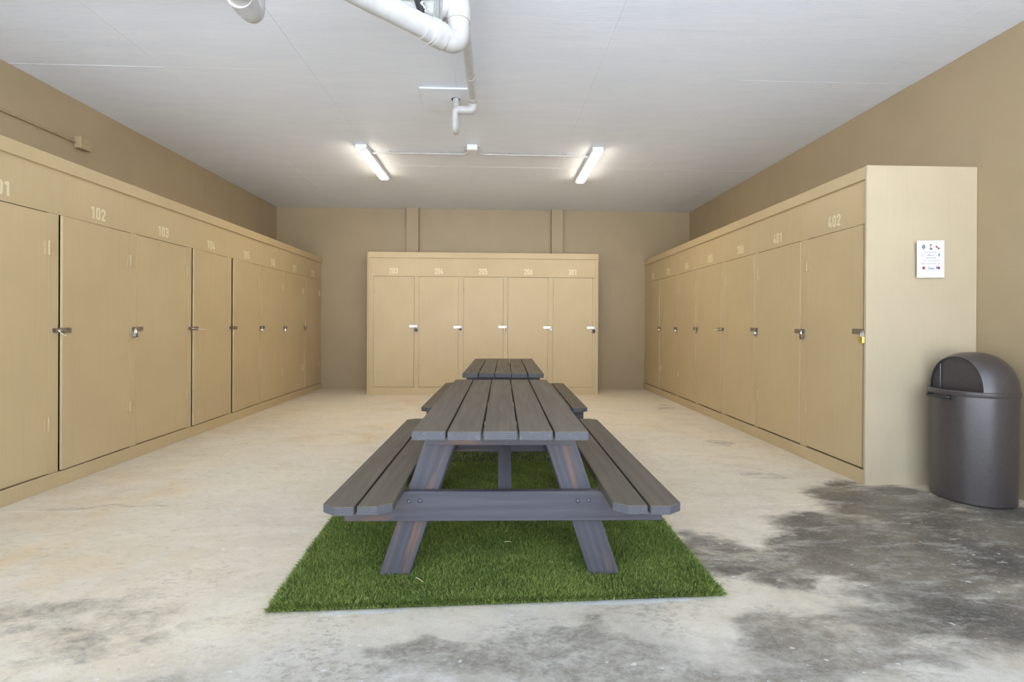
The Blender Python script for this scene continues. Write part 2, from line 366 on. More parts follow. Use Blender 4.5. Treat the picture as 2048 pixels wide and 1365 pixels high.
# ------------------------------------------------------------------ locker banks
_hinge = {}
def hinge_mesh():
    if 'm' not in _hinge:
        bm = bmesh.new()
        bx(bm, -.032, -.0042, -.050, -.002, 0, .050, .001); bx(bm, .002, -.0042, -.050, .032, 0, .050, .001)
        for k in range(5):
            z = -.050 + k*.0200; lathe(bm, [(0, z+.0006), (.0068, z+.0006), (.0068, z+.0194), (0, z+.0194)], 0, -.0058, 10)
        lathe(bm, [(0, .050), (.0042, .050), (.0042, .055), (0, .057)], 0, -.0058, 8)
        for sx_ in (-1, 1):
            for z in (-.03, 0, .03): lathe(bm, [(0, -.0048), (.0036, -.0044), (.0040, -.0034)], sx_*.018, z, 8, 'y')
        o = fin('hinge', bm, LOCK, None, smooth=.6); _hinge['m'] = o.data; bpy.data.objects.remove(o)
    return _hinge['m']
def hasp_mesh(dirn, mat, key):
    """plate on the door, hinged strap reaching over the gap; dirn = direction (+1/-1) from door to stile"""
    bm = bmesh.new()
    bx(bm, -.118, -.0028, -.0205, -.088, 0, .0205, .001)
    lathe(bm, [(0, -.0185), (.0042, -.0185), (.0042, .0185), (0, .0185)], -.085, -.0046, 10)
    pts = [(-.082, -.0190), (.012, -.0190), (.020, -.012), (.020, .012), (.012, .0190), (-.082, .0190)]
    prism(bm, pts, 'y', -.0092, -.0066, .0006)
    for z in (-.010, .010): lathe(bm, [(0, -.0048), (.004, -.004), (.0045, -.0028)], -.103, z, 8, 'y')
    for v in bm.verts: v.co.x *= dirn
    o = fin('hasp', bm, mat, None, smooth=.6); m = o.data; bpy.data.objects.remove(o); return m
def staple_mesh(mat):
    bm = bmesh.new(); bx(bm, -.018, -.0024, -.0165, .018, 0, .0165, .0008)
    tube(bm, fillet([(0, 0, -.0085), (0, -.026, -.0085), (0, -.026, .0085), (0, 0, .0085)], .008, 4), .0032, 8)
    o = fin('staple', bm, mat, None, smooth=.6); m = o.data; bpy.data.objects.remove(o); return m
_hm = {}
def bank(nm, label, loc, rz, L, H, depth, doors, nums, hinge_right, zb, zt, kick, kick_h, latch_z, metal, ajar, ends, nz):
    T = thing(nm, label, 'lockers', loc, rz); th = .019
    bxs = lambda name, a, b, bev=.0012, m=LOCK: boxobj(name, a, b, m, T, bev)
    bxs('header_board', (0, 0, zt+.003), (L, th, H))
    bxs('top_trim', (0 if not ends[0] else 0, -.02, H-.097), (L, -.0004, H), .002)
    bxs('kick_board', (0, -kick, 0), (L, th, kick_h), .002)
    bxs('top_panel', (th, th, H-.02), (L-th, depth, H-.001))
    bxs('bottom_panel', (th, th+.001, kick_h-.03), (L-th, depth, kick_h-.012))
    if ends[0]: bxs('end_panel', (-.0005-th, -.021, 0), (-.0005, depth, H+.002))
    if ends[1]: bxs('end_panel', (L+.0005, -.021 if ends[1] == 1 else -.003, 0), (L+.0005+th, depth, H+.002), .0012, LOCK_DAYLIT if ends[1] == 1 else LOCK)
    edges = [0] + [v for d in doors for v in d[:2]] + [L]
    for i in range(0, len(edges), 2):
        a, b = edges[i], edges[i+1]
        if b-a > .008: bxs('stile', (a+.0002, 0, kick_h+.001), (b-.0002, th, zt+.002))
    key = (metal.name, hinge_right)
    if key not in _hm: _hm[key] = (hasp_mesh(-1 if hinge_right else 1, metal, key), staple_mesh(metal))
    hm, sm = _hm[key]; posts = []
    for k, ((a, b), s) in enumerate(zip([d[:2] for d in doors], nums)):
        off = .014 if s == '402' else .024 if s == '301' else .040
        gl, gr, gt, gb = (random.uniform(.0018, .0028) for _ in range(4))
        ang = ajar.get(s, 0.); gap = .004 if abs(ang) > .8 else 0
        if hinge_right: gl += gap
        else: gr += gap
        hx = b-gr if hinge_right else a+gl; lx = a+gl if hinge_right else b-gr
        bm = bmesh.new(); bx(bm, min(hx, lx)-hx, .0, zb+gb, max(hx, lx)-hx, .018, zt-gt, .0006)
        d = fin('door', bm, LOCK, T, (hx, -.0006 if abs(ang) < .05 else -.001, 0), (0, 0, math.radians(ang) * (1 if hinge_right else -1)))
        d['label'] = 'plywood door below the painted number ' + s + (', standing slightly ajar' if abs(ang) > .8 else '')
        for z in (.470, 1.765):
            h = link('hinge', hinge_mesh(), LOCK, d, (0, 0, z + random.uniform(-.012, .012)))
        sgn = -1 if hinge_right else 1
        px = (lx-hx) + sgn*off
        h = link('hasp', hm, metal, d, (px, 0, latch_z + random.uniform(-.006, .006)), (0, 0, 0)); z = h.location.z
        sp = link('staple', sm, metal, T, (lx + sgn*off, 0, z)); posts.append((lx + sgn*off, z))
        if off < .04: sp.scale = (.6, 1, 1)
        n = link('locker_number', number_mesh(s), NUM, T, ((a+b)/2 + random.uniform(-.01, .01), 0, nz)); n['label'] = 'painted number ' + s
    return T, dict(zip(nums, posts))
XL, XR, YF, YE = -3.2425, 2.8523, 8.2466, 3.5495
Y0 = 2.83
ld = [(2.90, 3.585), (3.664, 4.359), (4.436, 5.140), (5.219, 5.905), (5.993, 6.664), (6.752, 7.411), (7.490, 8.180), (8.265, 8.920)]
bankL, postL = bank('locker_bank', 'long row of tan plywood lockers along the left wall, numbered 101 to 202', (XL, Y0, 0), PI/2, YB-.002-Y0, 2.4355, XL-WL-.002,
    [(a-Y0, b-Y0) for a, b in ld], '101 102 103 104 105 106 201 202'.split(), True, .112, 2.010, .02, .106, 1.151, AGED,
    {'102': 1.75, '104': 1.85, '105': 2.15, '106': .4, '202': .3}, (1, 0), 2.102)
bd = [(-2.081, -1.390), (-1.307, -.634), (-.546, .137), (.217, .914), (1.001, 1.690)]
X0 = -2.165
bankB, postB = bank('locker_bank', 'freestanding tan plywood lockers at the back wall, numbered 203 to 301', (X0, YF, 0), 0, 1.7696-X0, 2.442, YB-YF-.002-.09,
    [(a-X0, b-X0) for a, b in bd], '203 204 205 206 301'.split(), False, .127, 2.026, .0012, .124, 1.166, ZINC,
    {'203': .35}, (1, 2), 2.122)
rd = [(3.600, 4.275), (4.362, 5.087), (5.150, 5.810), (5.915, 6.588), (6.690, 7.360), (7.446, 8.122), (8.198, 8.896)]
Yr = YB-.002
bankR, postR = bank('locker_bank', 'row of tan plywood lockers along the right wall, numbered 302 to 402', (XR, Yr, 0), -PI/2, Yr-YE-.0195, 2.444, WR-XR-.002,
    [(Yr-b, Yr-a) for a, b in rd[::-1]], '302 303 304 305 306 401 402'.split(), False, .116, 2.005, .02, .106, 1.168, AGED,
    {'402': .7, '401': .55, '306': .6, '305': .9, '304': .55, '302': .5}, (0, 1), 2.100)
for x, w in ((0.0, .036), (1.7696-X0-.036, .036)):
    boxobj('corner_trim', (x, -.006, 0), (x+w, -.0014, 2.344), LOCK, bankB, .001)

# ------------------------------------------------------------------ padlocks and ties on the hasps
def wpos(T, p):
    m = Matrix.Translation(T.location) @ Matrix.Rotation(T.rotation_euler.z, 4, 'Z')
    return m @ Vector((p[0], -.021, p[1])), T.rotation_euler.z
def padlock(T, post, label, kind, bodymat, w=.040, h=.034, d=.018, tilt=0., yaw=0., sh=.026, rz0=0.):
    P, rz = wpos(T, post)
    o = thing('padlock', label, 'padlock', P, rz); o.rotation_euler = (0, tilt, rz + yaw)
    r = w*.30
    tubeobj('shackle', fillet([(-r, 0, -sh-.006), (-r, 0, .002), (r, 0, .002), (r, 0, -sh-.006)], r*.98, 6), .0034, CHROME, o, 8, (0, 0, .004))
    bm = bmesh.new()
    if kind == 'dial':
        lathe(bm, [(0, -d/2), (w*.46, -d/2), (w*.5, -d/2+.003), (w*.5, d/2-.003), (w*.46, d/2), (0, d/2)], 0, -sh-h/2, 28, 'y')
        fin('body', bm, bodymat, o, smooth=.6)
        bm = bmesh.new(); lathe(bm, [(0, -d/2-.007), (w*.22, -d/2-.007), (w*.25, -d/2-.004), (w*.25, -d/2+.001), (w*.36, -d/2-.001), (w*.36, -d/2+.001)], 0, -sh-h/2, 24, 'y')
        fin('dial', bm, SILV, o, smooth=.6)
    elif kind == 'laminated':
        for k in range(6):
            z = -sh-h + k*h/6; bx(bm, -w/2, -d/2, z+.0004, w/2, d/2, z+h/6-.0004, .0012)
        fin('body', bm, bodymat, o)
        boxobj('bumper', (-w/2-.0015, -d/2-.0015, -sh-h-.006), (w/2+.0015, d/2+.0015, -sh-h), BLACKM, o, .002)
    else:
        bx(bm, -w/2, -d/2, -sh-h, w/2, d/2, -sh, .0035, 2); fin('body', bm, bodymat, o)
        bm = bmesh.new(); lathe(bm, [(0, -sh-h-.0012), (.006, -sh-h-.0012), (.006, -sh-h+.001)], 0, 0, 14); fin('keyway', bm, BLACKM, o)
    return o
padlock(bankL, postL['103'], 'grey laminated padlock with black base on locker 103', 'laminated', LAM, .044, .030, .022, 0, .25, .036)
padlock(bankL, postL['106'], 'round silver dial padlock on locker 106', 'dial', CHROME, .046, .046, .020, 0, .35, .014)
padlock(bankL, postL['201'], 'small narrow chrome padlock on locker 201', 'plain', CHROME, .030, .036, .014, 0, .5, .018)
padlock(bankL, postL['202'], 'dark padlock on locker 202 in the far left corner', 'plain', BLACKM, .036, .036, .018, 0, .3, .016)
padlock(bankB, postB['203'], 'tall black padlock with long shackle on locker 203', 'plain', BLACKM, .048, .052, .020, 0, .0, .036)
padlock(bankB, postB['204'], 'small black padlock with chrome shackle on locker 204', 'plain', BLACKM, .040, .032, .018, 0, .1, .022)
padlock(bankB, postB['205'], 'slim bright chrome padlock on locker 205', 'plain', CHROME, .036, .052, .014, .05, .35, .022)
padlock(bankB, postB['206'], 'round silver padlock on locker 206', 'dial', SILV, .046, .046, .018, -.2, .1, .010)
padlock(bankB, postB['301'], 'dark grey padlock with wide body on locker 301', 'laminated', BLACKM, .044, .050, .020, .06, .0, .030)
padlock(bankR, postR['302'], 'small round chrome padlock on locker 302 in the far right corner', 'dial', CHROME, .050, .050, .020, .1, -.2, .010)
padlock(bankR, postR['303'], 'round chrome padlock on locker 303', 'dial', CHROME, .052, .052, .020, 0, -.35, .012)
padlock(bankR, postR['304'], 'silver rectangular padlock tilted sideways on locker 304', 'plain', SILV, .046, .052, .020, .65, -.3, .030)
padlock(bankR, postR['306'], 'large round silver padlock on locker 306', 'dial', LAM, .058, .058, .024, .2, -.4, .012)
padlock(bankR, postR['401'], 'brown padlock with steel shackle on locker 401', 'plain', BROWNM, .042, .046, .018, 0, -.35, .028)
padlock(bankR, postR['402'], 'yellow brass padlock with chrome shackle on locker 402', 'plain', BRASS, .050, .048, .022, .05, -.25, .040)
def tie(T, post, label, path, r=.0026):
    P, rz = wpos(T, post); o = thing('plastic_tie', label, 'tie', P, rz)
    tubeobj('strap', fillet(path, .012, 4), r, IVORY, o, 6)
    boxobj('tie_head', (-.006, -.015, -.005), (.006, -.008, .005), IVORY, o, .0012)
tie(bankL, postL['102'], 'ivory bent tie hanging through the hasp of locker 102', [(.022, -.012, .002), (-.006, -.012, .002), (.024, -.026, -.034), (.045, -.028, -.040)])
tie(bankL, postL['104'], 'long straight pale tie jutting sideways from the hasp of locker 104', [(.020, -.012, .002), (0, -.014, 0), (-.022, -.115, -.006), (-.032, -.165, -.008)], .0022)
tie(bankL, postL['105'], 'thin looped wire tie hanging from the hasp of locker 105', [(0, -.012, 0), (.014, -.018, -.045), (.006, -.016, -.075), (.022, -.018, -.100), (.012, -.018, -.115)], .0016)
tie(bankR, postR['305'], 'straight white tie jutting out from the hasp of locker 305', [(0, -.012, .002), (-.004, -.018, 0), (.03, -.095, -.008), (.045, -.150, -.014)], .0024)
tie(bankB, postB['203'], 'loose wire loop hanging beside the black padlock of locker 203', [(.012, -.008, 0), (.026, -.016, -.05), (.048, -.012, -.075), (.044, -.012, -.105)], .0016)

# ------------------------------------------------------------------ artificial grass rug
TURFB = plain('rug_backing', (.030, .040, .018), .9)
def blade_mat():
    t = NT('grass_blades'); a = t.n('Attribute', {'attribute_name': 'tint'})
    r = t.n('ValToRGB'); t.set(r.inputs[0], a.outputs['Fac']); e = r.color_ramp.elements
    e[0].color = (.050, .085, .018, 1); e[1].color = (.46, .45, .15, 1)
    for p, c in ((.35, (.15, .215, .040, 1)), (.65, (.29, .35, .068, 1)), (.88, (.43, .48, .12, 1))): x = e.new(p); x.color = c
    t.b.inputs['Subsurface Weight'].default_value = 0
    return t.out(r, .5, spec=.35)
q = [(-.955, 2.028), (1.036, 2.100), (1.055, 5.0), (-1.10, 4.95)]
rug = thing('grass_rug', 'green artificial grass rug under the near picnic table', 'rug', (0, 2.0, 0))
bm = bmesh.new(); prism(bm, [(x*.993, y-2.0+(.010 if y < 3 else -.01)) for x, y in q], 'z', .0005, .007); fin('backing', bm, TURFB, rug)
def blades(n, v0, v1):
    Q = np.array(q); u = rng.random(n); v = v0 + (v1-v0)*rng.random(n)
    l = Q[0]*(1-v[:, None]) + Q[3]*v[:, None]; r = Q[1]*(1-v[:, None]) + Q[2]*v[:, None]
    b = l*(1-u[:, None]) + r*u[:, None]; b[:, 1] -= 2.0
    ang = rng.random(n)*2*PI; h = rng.normal(.0185, .0045, n).clip(.007, .030); w = rng.uniform(.0009, .0016, n)
    lean = rng.normal(0, .0085, (n, 2)) + np.array([.0, -.004])
    cl = np.sin(b[:, 0]*9+np.sin(b[:, 1]*7)*2)*np.cos(b[:, 1]*11+b[:, 0]*3)      # lie of the pile
    lean[:, 0] += .005*cl; h *= 1 - .12*np.sin(b[:, 0]*5.1+b[:, 1]*8.3)**2
    edge = np.minimum(u, 1-u)*2.0; s = np.where(edge < .03, np.sign(u-.5), 0); lean[:, 0] += s*.012
    edgef = v*2.9 < .03; lean[:, 1] -= edgef*.012
    dx, dy = np.cos(ang)*w, np.sin(ang)*w; V = np.zeros((n, 5, 3)); z0 = .006
    V[:, 0] = np.c_[b[:, 0]-dx, b[:, 1]-dy, np.full(n, z0)]; V[:, 1] = np.c_[b[:, 0]+dx, b[:, 1]+dy, np.full(n, z0)]
    m = b + lean*.35; V[:, 2] = np.c_[m[:, 0]+dx*.8, m[:, 1]+dy*.8, z0+h*.6]; V[:, 3] = np.c_[m[:, 0]-dx*.8, m[:, 1]-dy*.8, z0+h*.6]
    t = b + lean; V[:, 4] = np.c_[t[:, 0], t[:, 1], z0+h]
    tint = rng.beta(2.2, 2.6, n) + .08*cl; tint[rng.random(n) < .02] = 1.
    return V, tint.clip(0, 1)
parts = [blades(210000, 0, .36), blades(100000, .36, .72), blades(16000, .72, 1)]
V = np.concatenate([p[0] for p in parts]); tint = np.concatenate([p[1] for p in parts]); n = len(V)
me = bpy.data.meshes.new('grass_pile'); me.vertices.add(n*5); me.vertices.foreach_set('co', V.reshape(-1).astype(np.float32))
idx = (np.arange(n)*5)[:, None] + np.array([0, 1, 2, 3, 3, 2, 4])[None, :]
me.loops.add(n*7); me.loops.foreach_set('vertex_index', idx.reshape(-1).astype(np.int32))
me.polygons.add(n*2); ls = np.empty((n, 2), np.int32); ls[:, 0] = np.arange(n)*7; ls[:, 1] = ls[:, 0]+4
me.polygons.foreach_set('loop_start', ls.reshape(-1))
me.update(calc_edges=True); at = me.attributes.new('tint', 'FLOAT', 'POINT'); at.data.foreach_set('value', np.repeat(tint, 5).astype(np.float32))
gp = link('grass_pile', me, blade_mat(), rug); gp['kind'] = 'stuff'

# ------------------------------------------------------------------ picnic tables
def board(name, length, width, thick, mat, parent, loc, rot=(0, 0, 0), clip=None, bev=.003, ends=True):
    """board along local X, width along Y; clip = corners cut, list of (end +1/-1, side +1/-1)"""
    L, w = length/2, width/2; c = .058; poly = []
    for ex, sy in ((-1, -1), (1, -1), (1, 1), (-1, 1)):
        if clip and (ex, sy) in clip:
            a, b = (ex*L, sy*(w-c)), (ex*(L-c*.72), sy*w)
            poly += [a, b] if (ex, sy) in ((-1, -1), (1, 1)) else [b, a]
        else: poly.append((ex*L, sy*w))
    if clip:
        # keep counter-clockwise order
        cen = Vector((0, 0)); poly = sorted(poly, key=lambda p: math.atan2(p[1]/w, p[0]/L))
    bm = bmesh.new(); prism(bm, poly, 'z', -thick/2, thick/2, bev)
    bm.normal_update()
    bmesh.ops.recalc_face_normals(bm, faces=bm.faces)
    if ends:
        for f in bm.faces:
            if abs(f.normal.x) > .45 and abs(f.normal.z) < .3: f.material_index = 1
    o = fin(name, bm, [mat, ENDG], parent, loc, rot); return o
BW, BT, TL = .1397, .038, 1.83; ZT, ZBN = .775, .466
BOLT = plain('stained_bolt_head', (.10, .098, .115), .32, .3, .1, 60)
def table(label, loc, rz):
    T = thing('picnic_table', label, 'table', loc, rz, 'picnic tables in a row')
    for k in range(5):
        x = (k-2)*(BW+.0075); dl = random.uniform(-.004, .004)
        board('tabletop_plank', TL, BW, BT, TOPW, T, (x, dl, ZT-BT/2+random.uniform(-.0012, .0012)), (0, 0, PI/2 + random.uniform(-.0015, .0015)))
    for s in (-1, 1):
        for k in (0, 1):
            x = s*(.606 + (k-.5)*(BW+.009)) + .014
            # local X -> world Y; local +Y -> world -X
            side = -s if k else s
            board('bench_plank', TL, BW, BT, TOPW, T, (x, random.uniform(-.006, .004), ZBN-BT/2+random.uniform(-.001, .001)), (0, 0, PI/2 + random.uniform(-.003, .003)), [(-1, side), (1, side)])
    for e in (-1, 1):
        yf = e*(TL/2-.285)                                          # outer face of the cross members
        board('seat_rail', 1.50, BW, BT, SIDEW, T, (.020, yf-e*BT/2, ZBN-BT-.0006-BW/2), (PI/2, 0, 0), None, .003)
        bm = bmesh.new(); bx(bm, -.352, -BT/2, -.0445, .352, BT/2, .0445, .002); fin('top_cleat', bm, SIDEW, T, (0, yf-e*BT/2, ZT-BT-.0015-.0445))
        for s in (-1, 1):
            zt, zb = ZT-BT-.0015, .0075; xb, xt = .507, .262; half = .0735
            ang = math.atan2(xb-xt, zt-zb); ln = math.hypot(xb-xt, zt-zb)
            # polygon in leg frame: u along the leg (upwards), v across
            ca, sa = math.cos(ang), math.sin(ang)
            def lf(x, z):
                dx, dz = x-(xb+xt)/2, z-(zb+zt)/2; return (-dx*sa + dz*ca, dx*ca + dz*sa)
            poly = [lf(xb-half, zb), lf(xb+half, zb), lf(xt+half, zt), lf(xt-half, zt)]
            bm = bmesh.new(); prism(bm, [(u, s*v) for u, v in poly], 'z', -BT/2, BT/2, .003)
            o = fin('leg', bm, SIDEW, T)
            # local X -> up the leg, local Y -> outward*s, local Z -> +-Y
            ux = Vector((-s*sa, 0, ca)); uy = Vector((ca*1.0*1, 0, s*sa)) if True else None
            uy = Vector((ca, 0, s*sa)); uz = ux.cross(uy)
            m = Matrix(((ux.x, uy.x, uz.x, s*(xb+xt)/2), (ux.y, uy.y, uz.y, yf-e*(BT*1.5+.0008)), (ux.z, uy.z, uz.z, (zb+zt)/2), (0, 0, 0, 1)))
            o.matrix_local = m
            for dx, dz in ((-.030, .010), (.022, .012)):
                bm = bmesh.new(); lathe(bm, [(0, -.007), (.006, -.0062), (.0095, -.003), (.0105, .002)], 0, 0, 12, 'y')
                if e > 0:
                    for v in bm.verts: v.co.y *= -1
                fin('bolt', bm, BOLT, T, (s*.398+dx, yf, ZBN-BT-.055+dz), smooth=.8)
        # diagonal brace from seat rail to the underside of the top
        a = Vector((.0, yf-e*(BT+.004), .375)); b = Vector((.0, yf-e*.52, ZT-BT-.012)); dv = b-a
        bm = bmesh.new(); bx(bm, -dv.length/2, -.033, -.019, dv.length/2, .033, .019, .002)
        o = fin('brace', bm, SIDEW, T)
        ux = dv.normalized(); uy = Vector((1, 0, 0)); uz = ux.cross(uy); mc = (a+b)/2
        o.matrix_local = Matrix(((ux.x, uy.x, uz.x, .022), (ux.y, uy.y, uz.y, mc.y), (ux.z, uy.z, uz.z, mc.z), (0, 0, 0, 1)))
    return T
table('near dark stained wooden picnic table standing on the green rug', (.036, 2.882, 0), -.014)
table('far dark stained wooden picnic table nearest the back lockers', (.092, 5.19, 0), -.020)

# ------------------------------------------------------------------ litter on the rug
LEAF = plain('dry_leaf', (.36, .17, .07), .7, var=.25, scale=50); LEAF2 = plain('tan_leaf', (.50, .36, .18), .7, var=.2, scale=50); STRAW = plain('straw', (.72, .58, .34), .6)
def leaf(label, loc, rz, L, w, mat):
    bm = bmesh.new(); n = 8; top = []; bot = []
    for k in range(n+1):
        t = k/n; x = (t-.5)*L; ww = w*math.sin(PI*min(1, .04+t*.96))**.8; z = .004*math.sin(t*5)
        top.append([bm.verts.new((x, -ww/2, z+.003)), bm.verts.new((x, 0, z)), bm.verts.new((x, ww/2, z+.003))])
    for A, B in zip(top, top[1:]):
        for i in (0, 1): bm.faces.new((A[i], B[i], B[i+1], A[i+1]))
    bmesh.ops.solidify(bm, geom=bm.faces[:], thickness=.0006)
    o = fin('dry_leaf', bm, mat, None, loc, (0, .1, rz)); return tag(o, label, 'leaf')
leaf('small reddish dry leaf on the rug by the near left table leg', (-.414, 2.195, .030), .3, .030, .010, LEAF)
leaf('tan curled dry leaf on the rug behind the near table leg', (-.137, 4.05, .030), .5, .075, .018, LEAF2)
leaf('pale dry leaf on the rug just right of the brace', (.10, 4.12, .030), 1.1, .055, .012, LEAF2)
for lab, p, rz, L in (('tan straw stalk beside the near left table leg', (-.345, 2.225, .030), -.75, .055), ('short pale straw stalk in the middle of the rug front', (.075, 2.60, .031), .0, .038), ('tiny pale straw stalk at the front right of the rug', (.52, 2.045, .030), 1.3, .024)):
    bm = bmesh.new(); tube(bm, [(-L/2, 0, 0), (0, .001, .002), (L/2, 0, .001)], [.0017, .0016, .001], 6); tag(fin('straw', bm, STRAW, None, p, (0, .05, rz), .8), lab, 'straw')

# ------------------------------------------------------------------ bin
bin_ = thing('trash_bin', 'dark bronze plastic dome top bin against the right wall', 'bin', (3.393, 3.275, 0), 0)
RB, RT, ZR = .228, .235, .772
bm = bmesh.new(); lathe(bm, [(0, .0), (RB-.012, 0), (RB, .012), (RT, ZR-.02), (RT-.006, ZR-.02), (RB-.006, .02), (0, .02)], 0, 0, 72); fin('body', bm, BINM, bin_, smooth=.6)
bm = bmesh.new(); lathe(bm, [(RT-.004, ZR-.036), (RT+.005, ZR-.034), (RT+.007, ZR-.030), (RT+.007, ZR-.004), (RT+.004, ZR), (RT+.002, ZR+.002), (RT-.010, ZR+.002), (RT-.010, ZR-.036), (RT-.004, ZR-.036)], 0, 0, 72); fin('rim', bm, BINM, bin_, smooth=.6)
HD = .262; PC = .128
bm = bmesh.new(); pr = []
for k in range(17):
    a = k/16*PI/2; pr.append(((RT)*math.cos(a)**.85 if k < 16 else 0, ZR+.002+HD*math.sin(a)**.95))
lathe(bm, pr, 0, 0, 80)
bmesh.ops.bisect_plane(bm, geom=bm.verts[:]+bm.edges[:]+bm.faces[:], plane_co=(-PC, 0, 0), plane_no=(-1, 0, 0), clear_outer=True)
bmesh.ops.remove_doubles(bm, verts=bm.verts[:], dist=.003)
bmesh.ops.recalc_face_normals(bm, faces=bm.faces); bmesh.ops.solidify(bm, geom=bm.faces[:], thickness=.005)
fin('dome_lid', bm, BINM, bin_, smooth=.6)
def chord(x, sc=1.):
    # outline of the dome at the plane x
    pts = []
    for k in range(25):
        y = -1 + 2*k/24; ymax = math.sqrt(RT**2-x**2)*sc; yy = y*ymax; rr = min(1, math.hypot(x, yy)/RT)
        c = rr**(1/.85); s = math.sqrt(max(0, 1-c*c)); pts.append((yy, ZR+.003+HD*sc*s**.95))
    return pts
bm = bmesh.new(); pts = [p for p in chord(-PC+.018, .945)]; pts = [(pts[0][0], ZR-.025)] + pts + [(pts[-1][0], ZR-.025)]
uniq = [];
for p in pts:
    if not uniq or (abs(p[0]-uniq[-1][0])+abs(p[1]-uniq[-1][1])) > 1e-5: uniq.append(p)
prism(bm, uniq, 'x', -PC+.016, -PC+.022); fin('swing_flap', bm, BIND, bin_)
bm = bmesh.new(); bx(bm, -PC+.004, .118, ZR-.01, -PC+.0155, .126, ZR+.172, .003); fin('flap_jamb', bm, BINM, bin_)
bm = bmesh.new(); tube(bm, fillet([(-RT+.002, .085, .727), (-RT-.028, .075, .722), (-RT-.034, 0, .720), (-RT-.028, -.075, .722), (-RT+.002, -.085, .727)], .02, 5), .0075, 10)
bx(bm, -RT-.002, .065, .712, -RT+.02, .100, .740, .003); bx(bm, -RT-.002, -.100, .712, -RT+.02, -.065, .740, .003)
hd = fin('carry_handle', bm, BLACKM, bin_, (0, 0, 0), (0, 0, -.05), .7)

# ------------------------------------------------------------------ notice on the locker end
def txt(s, size, x, z, spacing=1.0):
    cu = bpy.data.curves.new('t', 'FONT'); cu.body = s; cu.size = size; cu.align_x = 'CENTER'; cu.space_character = spacing; cu.resolution_u = 2; cu.offset = .0002
    o = bpy.data.objects.new('t', cu); C.objects.link(o); dg = bpy.context.evaluated_depsgraph_get(); dg.update()
    me = bpy.data.meshes.new_from_object(o.evaluated_get(dg)); bpy.data.objects.remove(o)
    return [(v.co.x+x, -.0012, v.co.y+z) for v in me.vertices], [tuple(p.vertices) for p in me.polygons]
no = thing('paper_notice', 'white paper notice with beach toy pictures on the locker end panel', 'notice', (3.3135, YE-.0225, 1.7295), 0); no.rotation_euler = (0, -.018, 0)
PWd, PHt = .216, .282
bm = bmesh.new(); nx = 12
gv = [[bm.verts.new((-PWd/2+PWd*i/nx, -.0008 - .003*(i/nx)**3*(j/8) - (.004*((1-i/nx)**4)*(j/8)), -PHt/2+PHt*j/8)) for j in range(9)] for i in range(nx+1)]
for i in range(nx):
    for j in range(8): bm.faces.new((gv[i][j], gv[i+1][j], gv[i+1][j+1], gv[i][j+1]))
bmesh.ops.recalc_face_normals(bm, faces=bm.faces); bmesh.ops.solidify(bm, geom=bm.faces[:], thickness=.0004)
for v in bm.verts: v.co.y += .0012
fin('sheet', bm, PAPER, no)
INK = plain('grey_ink', (.36, .33, .38), .6); BLUE = plain('blue_ink', (.10, .17, .32), .6); TEAL = plain('dark_teal_ink', (.07, .14, .15), .6)
RED = plain('red_ink', (.45, .06, .10), .6); GRN = plain('green_ink', (.06, .28, .20), .6); TAN = plain('tan_ink', (.75, .50, .33), .6); PUR = plain('plum_ink', (.25, .05, .20), .6); YEL = plain('yellow_ink', (.72, .62, .15), .6)
V, Fc = [], []
for s, z in (('ANY PERSONAL', .0455), ('ITEMS LEFT', .0240), ('UNATTENDED', .0035), ('WILL BE THROWN', -.0185), ('IN THE TRASH', -.0405)):
    v, f = txt(s, .0125, 0, z+.001, 1.12); o = len(V); V += [(a, -.0046, c) for a, b, c in v]; Fc += [tuple(i+o for i in q_) for q_ in f]
me = bpy.data.meshes.new('printed_text'); me.from_pydata(V, [], Fc); link('printed_text', me, INK, no)
def flat(name, polys, mat):
    V, Fc = [], []
    for p in polys:
        o = len(V); V += [(x, -.0046, z) for x, z in p]; Fc.append(tuple(range(o, o+len(p))))
    me = bpy.data.meshes.new(name); me.from_pydata(V, [], Fc); link(name, me, mat, no)
def ell(cx, cz, rx, rz_, rot=0., n=16): return [(cx+rx*math.cos(a)*math.cos(rot)-rz_*math.sin(a)*math.sin(rot), cz+rx*math.cos(a)*math.sin(rot)+rz_*math.sin(a)*math.cos(rot)) for a in (2*PI*k/n for k in range(n))]
flat('printed_sandals', [ell(-.060, .089, .0045, .018, .45), ell(-.050, .098, .0045, .018, .40)], TEAL)
flat('printed_child', [ell(0, .103, .0075, .008), [(-.005, .094), (.005, .094), (.004, .083), (-.004, .083)], ell(0, .080, .009, .006)], TAN)
flat('printed_hair', [ell(0, .1085, .008, .0045), ell(.003, .076, .011, .0045)], TEAL)
flat('printed_sunglasses', [ell(.046, .094, .0095, .0065, -.6), ell(.062, .081, .0095, .0065, -.6), [(.049, .092), (.060, .086), (.058, .082), (.047, .088)]], RED)
flat('printed_palm', [[(.056, .030), (.064, .043), (.075, .033), (.068, .031), (.069, .019), (.063, .018), (.063, .030)]], GRN)
flat('printed_wave', [ell(-.062, .030, .010, .0018, .8), ell(-.068, .024, .008, .0015, .1)], GREYS)
flat('printed_starfish', [[(.058, -.006), (.066, -.009), (.072, -.015), (.070, -.017), (.062, -.011), (.056, -.009)]], TAN)
flat('printed_bat', [ell(-.064, -.034, .010, .0025, -.8), ell(.062, -.036, .012, .0025, .95)], INK)
flat('printed_ball', [[(-.050, -.062), *[(-.056+.013*math.cos(a), -.067+.013*math.sin(a)) for a in (PI*.75+PI*k/10 for k in range(11))]]], RED)
flat('printed_ball_half', [[(-.056+.012*math.cos(a), -.066+.012*math.sin(a)) for a in (-PI*.25+PI*k/10 for k in range(11))]], YEL)
